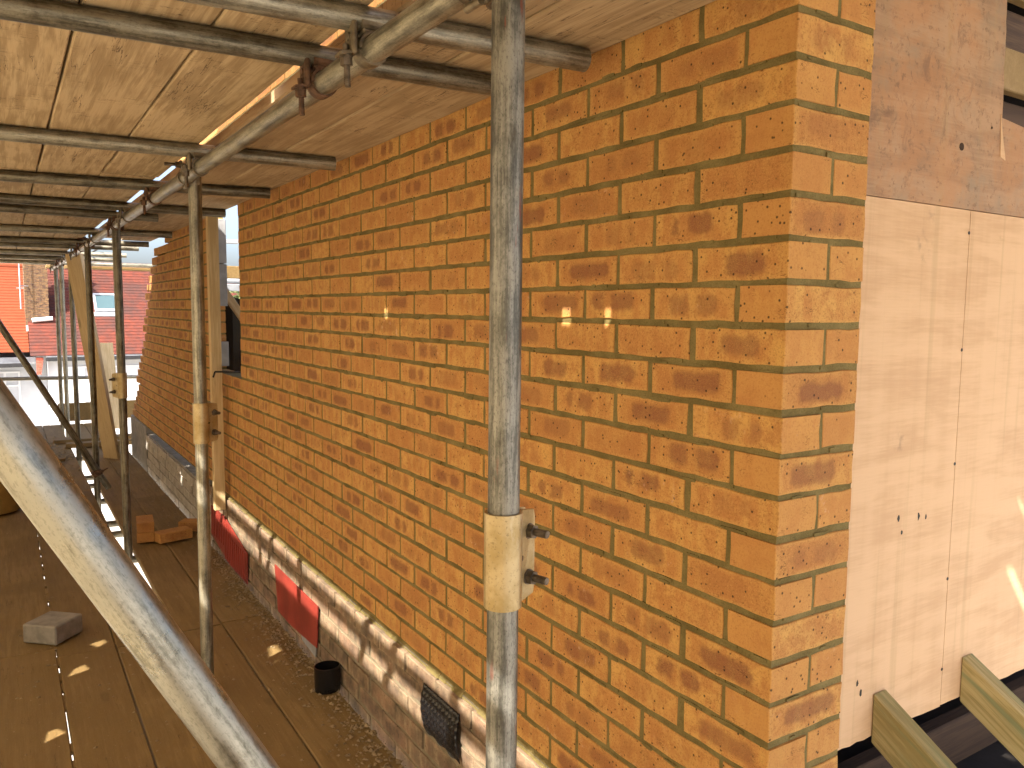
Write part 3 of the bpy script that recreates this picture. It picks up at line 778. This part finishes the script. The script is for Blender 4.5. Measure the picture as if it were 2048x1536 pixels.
# ------------------------------------------------------------------ sheets on the plinth
def sheet(name, poly, x, th, mat, label, cat):
    e = empty(name, (x, poly[0][0], min(p[1] for p in poly)), label, cat)
    return e, MB().prism([(x, y, z) for y, z in poly], (-th, 0, 0)).build('panel', mat, e)
rg = random.Random(4)
e, o = sheet('red_panel', [(3.03, -1.262), (2.86, -1.264), (2.38, -1.268), (2.40, -1.462), (2.62, -1.478), (2.80, -1.489), (2.98, -1.487)], -.019, .005, 'red_sheet', 'bright red sheet stuck on the plinth near the black pipe', 'panel')
MB().prism([(-.0185, 2.64, -1.460), (-.0185, 2.41, -1.46), (-.0185, 2.42, -1.512), (-.0185, 2.60, -1.50)], (-.004, 0, 0)).build('backing', 'grey_block', e)
e, o = sheet('red_panel', [(4.48, -1.27), (4.1, -1.262), (3.9, -1.30), (3.57, -1.352), (3.58, -1.533), (4.0, -1.535), (4.49, -1.46)], -.019, .005, 'red_sheet', 'dark red ribbed sheet on the plinth at the foot of timber batten', 'panel')
mb = MB()
for i in range(18):
    y = 3.61+i*.048
    mb.box((-.0275, y, -1.525 if y < 4.1 else -1.45), (-.0235, y+.006, -1.36 if y < 3.9 else -1.29))
mb.build('rib', 'red_sheet', e)
# dimpled damp membrane hanging over the plinth
mb = MB(); vs = []; fs = []; nu, nv = 44, 28
for i in range(nu+1):
    for j in range(nv+1):
        y = 1.095+.24*i/nu; z = -1.178-.155*j/nv
        bulge = .012*math.sin(math.pi*min(1, (j/nv)*1.05))+.003
        dm = .0036*(1 if (i % 4 in (1, 2) and j % 4 in (1, 2)) else 0)
        vs.append((-.024-bulge-dm, y+.002*math.sin(j*1.3), z+(.004*math.sin(i*.45) if j == nv else 0)))
for i in range(nu):
    for j in range(nv): fs.append((i*(nv+1)+j, (i+1)*(nv+1)+j, (i+1)*(nv+1)+j+1, i*(nv+1)+j+1))
o = mb.add(vs, fs, True).build('damp_membrane', 'black_plastic'); tag(o, 'black dimpled damp proof strip hanging over the plinth by the tall post', 'membrane')
o.modifiers.new('thick', 'SOLIDIFY').thickness = .002

# ------------------------------------------------------------------ things on the walkway
ZD = ZF+.038
mb = MB().pipe((-.066, 2.14, ZD+.001), (-.066, 2.145, ZD+.10), .052, .004, 28)
o = mb.build('pipe_stub', 'black_plastic'); tag(o, 'open black plastic pipe stub standing on the boards at the plinth', 'pipe')
M_ = T(-.985, 3.30, ZD+.004) @ Matrix.Rotation(R(-32), 4, 'Z')
tag(MB().cbox((-.088, -.088, 0), (.088, .088, .088), .006, None).build('paving_block', 'concrete', None, T(-.985, 3.30, ZD+.004) @ Matrix.Rotation(R(47), 4, 'Z')), 'grey concrete block lying on the walkway boards, left', 'block')
def loose_brick(x, y, z, rz, label, tilt=0, tip=0):
    me = brick_mesh(random.randrange(6), .215, 'brick_face')
    return tag(link('loose_brick', me, None, T(x, y, z+.033) @ Matrix.Rotation(rz, 4, 'Z') @ Matrix.Rotation(tip, 4, 'X') @ Matrix.Rotation(tilt, 4, 'Y')), label, 'brick', 'loose bricks on the walkway')
loose_brick(-.33, 4.78, ZD+.012, R(82), 'lower loose orange brick end-on, leftmost by the wall foot', 0, 0)
loose_brick(-.33, 4.79, ZD+.078, R(84), 'loose orange brick stacked on top of the leftmost loose brick')
loose_brick(-.215, 4.62, ZD+.012, R(14), 'single loose orange brick lying broadside in middle of the group')
loose_brick(-.075, 4.80, ZD+.012, R(-35), 'loose orange brick nearest the wall foot, turned away')
# tub
e = empty('plastic_tub', (-1.26, 6.15, ZD), 'large yellow-brown plastic tub on the walkway at left edge', 'tub')
mb = MB(); prof = [(.0, .012), (.185, .012), (.195, .02), (.225, .34), (.238, .345), (.238, .362), (.218, .362), (.19, .03), (0, .026)]
n = 36; vs = []; fs = []
for r, z in prof:
    for i in range(n): vs.append((r*math.cos(2*math.pi*i/n)-1.26, r*math.sin(2*math.pi*i/n)+6.15, ZD+z))
for k in range(len(prof)-1):
    for i in range(n): fs.append((k*n+i, k*n+(i+1) % n, (k+1)*n+(i+1) % n, (k+1)*n+i))
mb.add(vs, fs, True).build('bucket', 'tub_plastic', e)
mb = MB()
for sg in (-1, 1): mb.ring('Z', (-1.26, 6.15+sg*.225, 0), .04, .055, 0 if sg > 0 else 180, 180 if sg > 0 else 360, ZD+.335, ZD+.35, 10)
mb.build('handle', 'tub_plastic', e)
# offcuts and a heap of sawdust sacking far along the walkway
rg = random.Random(21)
def slab(name, x, y, rz, sx, sy, sz, mat, label, cat, dz=0):
    return tag(MB().cbox((-sx/2, -sy/2, 0), (sx/2, sy/2, sz), .003).build(name, mat, None, T(x, y, ZD+.008+dz) @ Matrix.Rotation(rz, 4, 'Z')), label, cat)
slab('offcut', -.15, 8.9, R(85), .12, .9, .05, 'deck_wood', 'brown timber offcut lying across the far walkway boards', 'timber')
slab('offcut', -.2, 9.35, R(88), .20, 1.0, .04, 'deck_wood', 'wide timber offcut lying across the walkway near the street end', 'timber')
slab('offcut', -.78, 8.2, R(20), .14, .32, .03, 'deck_wood', 'short offcut lying on debris left of the posts', 'timber')
# crumbs of mortar and brick
mb = MB(); rg = random.Random(31)
def crumb(x, y, z, s):
    pts = []
    for i in range(5):
        a = 2*math.pi*i/5+rg.uniform(-.4, .4); r = s*rg.uniform(.6, 1.2); pts.append((x+r*math.cos(a), y+r*math.sin(a), z))
    tp = (x+rg.uniform(-.3, .3)*s, y+rg.uniform(-.3, .3)*s, z+s*rg.uniform(.25, .7))
    mb.add(pts+[tp], [(i, (i+1) % 5, 5) for i in range(5)])
for i in range(5200):
    t = rg.random()
    y = 1.0+9.5*rg.random()**1.5
    if t < .6: x = -.03-abs(rg.gauss(0, .11))
    else: x = -.03-1.15*rg.random()
    if -.56 < x < -.475 or x < -1.2: continue
    s = .0022+.008*rg.random()**4
    crumb(x, y, ZD+.0045, s)
for i in range(900):
    y = .4+4*rg.random(); x = -.035-abs(rg.gauss(0, .05)); crumb(x, y, ZD+.004, rg.uniform(.006, .014))
for i in range(420):
    y = rg.gauss(8.4, .5); x = rg.gauss(-.82, .1); crumb(x, y, ZD+.004, rg.uniform(.01, .035))
o = mb.build('mortar_crumbs', 'crumb_mortar'); tag(o, 'dry mortar crumbs and grit scattered over the walkway boards', 'crumbs', None, 'stuff')

# ------------------------------------------------------------------ plywood cheek to the right of the corner
PY = .125
e = empty('plywood_sheet', (.7, PY, -.93), 'clean pale new plywood sheet right of the brick corner', 'plywood')
def wav(a, b, n, amp, rg):
    return [(a[0]+(b[0]-a[0])*i/n, a[1]+(b[1]-a[1])*i/n+rg.uniform(-amp, amp)) for i in range(n+1)]
rg = random.Random(77)
lo = wav((.12, -.936), (.7985, -.945), 26, .002, rg); up = wav((.7985, .2665), (.12, .2675), 3, 0, rg)
MB().prism([(x, PY, z) for x, z in lo+up], (0, .012, 0)).build('panel', 'new_ply', e)
lo = wav((.8005, -.945), (2.2, -.965), 30, .002, rg)
MB().prism([(x, PY, z) for x, z in lo+[(2.2, .265), (.8005, .2665)]], (0, .012, 0)).build('panel', 'new_ply', e)
for z in (.215, -.06, -.335, -.62, -.85):
    MB().cyl((.797, PY-.0008, z), (.797, PY+.002, z), .0042, 10).build('screw', 'screw_dark', e)
for x, z in ((.575, -.44), (.655, -.445), (.685, -.45), (.59, -.475), (.45, -.80), (.465, -.825)):
    mb = MB(); k = rg.randrange(5, 8); rr_ = rg.uniform(.006, .010)
    poly = [(x+rr_*rg.uniform(.4, 1)*math.cos(2*math.pi*i/k)*.7, PY-.0006, z+rr_*rg.uniform(.5, 1.3)*math.sin(2*math.pi*i/k)) for i in range(k)]
    mb.prism(poly, (0, .002, 0)).build('smudge', 'grease_black', e)
e = empty('old_plywood', (.7, PY, .27), 'brown stained old plywood board above the new sheet, with a notch cut out', 'plywood')
rg = random.Random(5)
ed = [(.905+rg.uniform(-.002, .002)-.012*i/14, .47+.022*i) for i in range(15)]
poly = [(.12, .2690), (.6, .2685), (1.3, .2675), (2.2, .266), (2.2, .44), (1.1, .475), (.93, .49), (.905, .492)] + ed[1:] + [(.885, 1.5), (.12, 1.5)]
MB().prism([(x, PY-.004, z) for x, z in poly], (0, .014, 0)).build('panel', 'old_ply', e)
MB().prism([(.897, PY-.0055, .50), (.908, PY-.0058, .455), (.93, PY-.0057, .395), (.905, PY-.0057, .40)], (0, .0017, 0)).build('torn_ply', 'new_ply', e)
for x, z, r_k in ((.735, .405, .016), (.86, .463, .006)):
    MB().cyl((x, PY-.0052, z), (x, PY-.002, z), r_k*.55, 12).build('knot', 'dark_timber', e)
# rafters sloping down towards the camera
for x, lab in ((.512, 'green-streaked treated rafter, middle of the three below the plywood'), (.886, 'green-streaked treated rafter rightmost below the plywood, at the picture corner'), (.145, 'treated rafter just showing below the foot of brick corner')):
    L = 1.3; t = .60
    mb = MB()
    poly = [(x, PY-.001, -.838), (x, PY-.001, -.955), (x, PY-L, -.955-t*L), (x, PY-L, -.838-t*L)]
    Mx = frame((x, PY, -.9), (x, PY-L, -.9-t*L)); inv = Mx.inverted()
    mb.prism([inv @ Vector(p) for p in poly], inv.to_3x3() @ Vector((.047, 0, 0)))
    o = mb.build('rafter', 'treated_timber', None, Mx); tag(o, lab, 'rafter', 'treated rafters below the plywood')
    bv = o.modifiers.new('bevel', 'BEVEL'); bv.width = .0025; bv.segments = 1
# void below and behind the plywood, its shade painted in near-black
e = empty('loft_interior', (1.2, 1.0, -1.6), 'floor void behind and below the plywood, painted near-black as shade', 'building')
MB().box((.25, PY+.05, -1.62), (3.2, 3.2, -1.58)).build('floor', 'shade_black', e)
MB().box((.25, 3.2, -1.6), (3.2, 3.25, 1.6)).build('back_wall', 'shade_black', e)
MB().box((3.2, PY+.02, -1.6), (3.25, 3.2, 1.6)).build('side_wall', 'shade_black', e)
MB().box((.25, PY+.05, 1.6), (3.2, 3.25, 1.64)).build('ceiling', 'shade_black', e)
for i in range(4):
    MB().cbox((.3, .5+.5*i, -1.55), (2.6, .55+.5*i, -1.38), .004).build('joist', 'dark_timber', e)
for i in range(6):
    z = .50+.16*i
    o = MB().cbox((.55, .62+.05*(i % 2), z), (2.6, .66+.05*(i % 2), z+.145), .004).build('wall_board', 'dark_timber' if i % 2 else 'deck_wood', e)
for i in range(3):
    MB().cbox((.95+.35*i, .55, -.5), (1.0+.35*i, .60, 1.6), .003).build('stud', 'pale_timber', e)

# ------------------------------------------------------------------ ground, houses across the street, trees
g = MB().add([(-300, -300, -6.8), (300, -300, -6.8), (300, 300, -6.8), (-300, 300, -6.8)], [(0, 1, 2, 3)]).build('ground', 'ground_paving'); g['kind'] = 'structure'
def window(parent, x0, x1, z0, z1, y, cols, topl=.32, bars=False):
    wd = MB()
    t = .055
    wd.box((x0, y-.05, z0), (x1, y+.06, z0+t)).box((x0, y-.05, z1-t), (x1, y+.06, z1)).box((x0, y-.05, z0+t), (x0+t, y+.06, z1-t)).box((x1-t, y-.05, z0+t), (x1, y+.06, z1-t))
    wo = wd.build('window', 'upvc_white', parent)
    zt = z1-(z1-z0)*topl
    for i in range(cols):
        a = x0+t+(x1-x0-2*t)*i/cols; b = x0+t+(x1-x0-2*t)*(i+1)/cols
        fr = MB()
        fr.box((a, y-.045, zt-.03), (b, y+.05, zt+.03))
        if i: fr.box((a-.035, y-.048, z0+t), (a+.035, y+.055, z1-t))
        fr.build('frame', 'upvc_white', wo)
        for q0, q1 in ((z0+t, zt-.03), (zt+.03, z1-t)):
            MB().box((a+.02, y+.02, q0), (b-.02, y+.03, q1)).build('pane', 'window_glass', wo)
        if bars:
            br_ = MB(); m = (a+b)/2
            br_.box((m-.012, y-.01, z0+t), (m+.012, y+.019, zt-.03)); br_.box((a+.03, y-.009, (z0+zt)/2-.012), (b-.03, y+.018, (z0+zt)/2+.012)); br_.build('glazing_bar', 'upvc_white', wo)
    MB().box((x0-.06, y-.14, z0-.06), (x1+.06, y+.04, z0-.004)).build('sill', 'upvc_white', wo)
def roof(parent, x0, x1, ye, ze, yr, zr, mat, name='roof'):
    n = 30; mb = MB()
    for i in range(n):
        a, b = i/n, (i+1)/n
        y0, y1 = ye+(yr-ye)*a, ye+(yr-ye)*b; z0, z1 = ze+(zr-ze)*a, ze+(zr-ze)*b
        mb.prism([(x0, y0-.02, z0+.012), (x0, y0-.02, z0+.034), (x0, y1+.02, z1+.034), (x0, y1+.02, z1-.03)], (x1-x0, 0, 0))
    o = mb.build(name, mat, parent); return o
RY = 28.0
hr = empty('terraced_house', (3, RY, -6.8), 'white rendered house across the street with mottled dark red tiled roof and skylight', 'house')
MB().box((.03, RY, -6.8), (8.5, RY+7, -1.60)).build('wall', 'white_paint', hr)
rf = roof(hr, -.45, 8.7, RY-.35, -1.55, RY+3.2, 1.45, 'tiles_red')
MB().prism([(-.45, RY+3.2, 1.50), (-.45, RY+3.3, 1.50), (-.45, RY+7.3, -1.55), (-.45, RY+7.2, -1.6), (-.45, RY+3.2, 1.40)], (9.15, 0, 0)).build('back_roof', 'tiles_red', hr)
MB().cyl((-.45, RY+3.22, 1.47), (8.7, RY+3.22, 1.47), .11, 12).build('ridge', 'tiles_red', rf)
MB().cbox((-.05, RY-.47, -1.70), (8.7, RY-.36, -1.58), .02).build('gutter', 'gutter_black', hr)
MB().box((.0, RY-.355, -1.72), (8.7, RY-.335, -1.53)).build('fascia', 'lead_grey', hr)
window(hr, .38, 2.75, -3.2, -1.92, RY, 4, .32, True)
window(hr, 3.6, 5.9, -3.2, -1.92, RY, 4, .32, True)
# skylight let into the slope
sl0 = (3.2+.35); sk_dir = Vector((0, RY+3.2-(RY-.35), 3.0)).normalized()
def roofpt(x, s): return Vector((x, RY-.35, -1.55))+sk_dir*s+Vector((x-x, 0, 0))
up_ = Vector((0, -sk_dir.z, sk_dir.y))
sky_e = link('skylight', None, rf, T(1.8, RY+1.5, 0))
s0, s1 = 2.05, 2.95; xa, xb = 1.50, 2.22
def slopebox(xa, xb, sa, sb, h0, h1):
    b0 = Vector((0, RY-.35, -1.55))
    pts = []
    for h in (h0, h1):
        for (x, s) in ((xa, sa), (xb, sa), (xb, sb), (xa, sb)): pts.append(Vector((x, 0, 0))+b0+sk_dir*s+up_*h)
    return MB().add(pts, [(0,3,2,1),(4,5,6,7),(0,1,5,4),(1,2,6,5),(2,3,7,6),(3,0,4,7)])
mb = MB()
for args in ((xa, xb, s0, s0+.09), (xa, xb, s1-.09, s1), (xa, xa+.07, s0+.09, s1-.09), (xb-.07, xb, s0+.09, s1-.09)):
    q = slopebox(*args, .03, .13); mb.add(q.v, q.f)
mb.build('frame', 'lead_grey', rf)
slopebox(xa+.06, xb-.06, s0+.08, s1-.08, .08, .11).build('pane', 'skylight_glass', rf)
slopebox(xa-.03, xb+.03, s0-.2, s0, .036, .05).build('apron', 'lead_grey', rf)
bpy.data.objects.remove(sky_e)
# chimney standing on the boundary
ch = empty('chimney_stack', (-.2, RY+1.0, -.6), 'brown brick chimney stack between the orange and dark red roofs', 'chimney')
MB().box((-.50, RY+.85, -.9), (.15, RY+1.7, 2.1)).build('stack', 'grey_mortar', ch)
rg = random.Random(9); mb = MB()
for k in range(38):
    z = -.86+k*.075; x = -.51+(0 if k % 2 else -.11)
    while x < .15:
        a, b = max(x, -.507), min(x+.21, .157)
        if b-a > .03: mb.box((a, RY+.842-rg.uniform(0, .004), z), (b, RY+.9, z+.063))
        x += .222
o = mb.build('bricks', 'chimney_brick', ch); o['kind'] = 'stuff'
MB().cbox((-.6, RY+.75, 2.1), (.25, RY+1.8, 2.22), .02).build('cap', 'concrete', ch)
for x in (-.32, -.02): MB().cyl((x, RY+1.3, 2.2), (x, RY+1.3, 2.7), .12, 14, .10).build('pot', 'corbel_red', ch)
mb = MB(); mb.cyl((-.33, RY+.78, -.46), (.24, RY+.80, -.40), .07, 12); mb.box((-.5, RY+.70, -.80), (-.28, RY+.8, -.62)); mb.build('flashing', 'upvc_white', ch)
# aerial
tag(MB().cyl((-.62, RY+.6, -.1), (-.62, RY+.6, 2.2), .018, 8).cyl((-.62, RY+.6, .62), (-.40, RY+.84, .62), .014, 6).cyl((-.72, RY+.6, .55), (-.52, RY+.6, .55), .012, 6).build('aerial_mast', 'lead_grey'), 'thin grey aerial mast fixed beside the brown chimney', 'aerial')
hl = empty('terraced_house', (-4, RY+1.2, -6.8), 'white house across the street with bright orange tiled roof', 'house')
MB().box((-9, RY+1.2, -6.8), (.025, RY+8, -1.62)).build('wall', 'white_paint', hl)
MB().box((-9, RY-.1, -6.8), (-1.75, RY+1.19, -1.75)).build('bay', 'white_paint', hl)  # unseen bay added to cast shade on the recessed wall
rl = roof(hl, -9.2, -.46, RY+.1, -1.45, RY+3.2, 1.30, 'tiles_orange')
MB().prism([(-9.2, RY+3.2, 1.34), (-9.2, RY+3.3, 1.34), (-9.2, RY+8.3, -1.55), (-9.2, RY+8.2, -1.6), (-9.2, RY+3.2, 1.25)], (8.74, 0, 0)).build('back_roof', 'tiles_orange', hl)
MB().cyl((-9.2, RY+3.22, 1.33), (-.46, RY+3.22, 1.33), .10, 12).build('ridge', 'tiles_orange', rl)
MB().cbox((-9.2, RY+.10, -1.9), (-.45, RY+.25, -1.78), .02).build('gutter', 'gutter_black', hl)
MB().box((-9.2, RY+.26, -1.80), (-.30, RY+1.19, -1.60)).build('soffit', 'lead_grey', hl)
window(hl, -1.55, -.72, -3.45, -2.10, RY+1.2, 2, .34)
mb = MB()
for k in range(7):
    mb.box((-.29, RY-.30+.0*k, -1.60-.075*(k+1)+.006), (-.10-.012*k, RY-.02, -1.60-.075*k))
o = mb.build('corbel', 'corbel_red', hr)
# power cable bracket and hanging lead seen against the red roof
mb = MB(); pts = [(-.30, 9.3, .52), (-.285, 9.3, .1), (-.29, 9.3, -.28), (-.275, 9.3, -.62)]
for a, b in zip(pts, pts[1:]): mb.cyl(a, b, .007, 8)
mb.cbox((-.33, 9.28, -.36), (-.27, 9.32, -.29), .006)
mb.cbox((-.29, 9.27, -.42), (-.235, 9.33, -.33), .008)
tag(mb.build('hanging_lead', 'gutter_black'), 'dark electric lead with plug hanging beside the leaning plank', 'cable')

def tree(name, label, loc, h, r, nl, seed, group=None):
    rg = random.Random(seed); e = empty(name, loc, label, 'tree', group); x, y, z = loc
    mb = MB().cyl(loc, (x+.1, y, z+h*.5), .16*h/6, 10, .09*h/6)
    for i in range(7):
        a = 2*math.pi*i/7+rg.uniform(-.3, .3); mb.cyl((x+.08, y, z+h*(.3+.03*i)), (x+r*.7*math.cos(a), y+r*.7*math.sin(a), z+h*(.55+.05*i)), .05*h/6, 6, .015)
    mb.build('trunk', 'bark', e)
    cl = [(x+rg.gauss(0, r*.45), y+rg.gauss(0, r*.45), z+h*rg.uniform(.42, 1.0), r*rg.uniform(.22, .42)) for _ in range(26)]
    V, F = [], []
    for i in range(nl):
        cx, cy2, cz, cr = rg.choice(cl)
        d = Vector((rg.gauss(0, 1), rg.gauss(0, 1), rg.gauss(0, 1))).normalized()*cr*rg.uniform(.5, 1.05)
        p = Vector((cx, cy2, cz))+d; s = rg.uniform(.06, .14)
        a = Vector((rg.gauss(0, 1), rg.gauss(0, 1), rg.gauss(0, 1))).normalized(); b = a.orthogonal().normalized()
        k = len(V); V += [p-a*s, p+b*s*.5, p+a*s, p-b*s*.5]; F.append((k, k+1, k+2, k+3))
    mb = MB(); mb.add(V, F); o = mb.build('crown', 'leaves', e); o['kind'] = 'stuff'
tree('garden_tree', 'leafy tree whose crown shows through the window gap', (3.6, 16.0, -6.8), 7.3, 1.9, 9000, 1)
tree('garden_tree', 'tree behind the ridge of orange roofed house', (-2.4, 36.0, -6.8), 9.0, 2.4, 6000, 2)
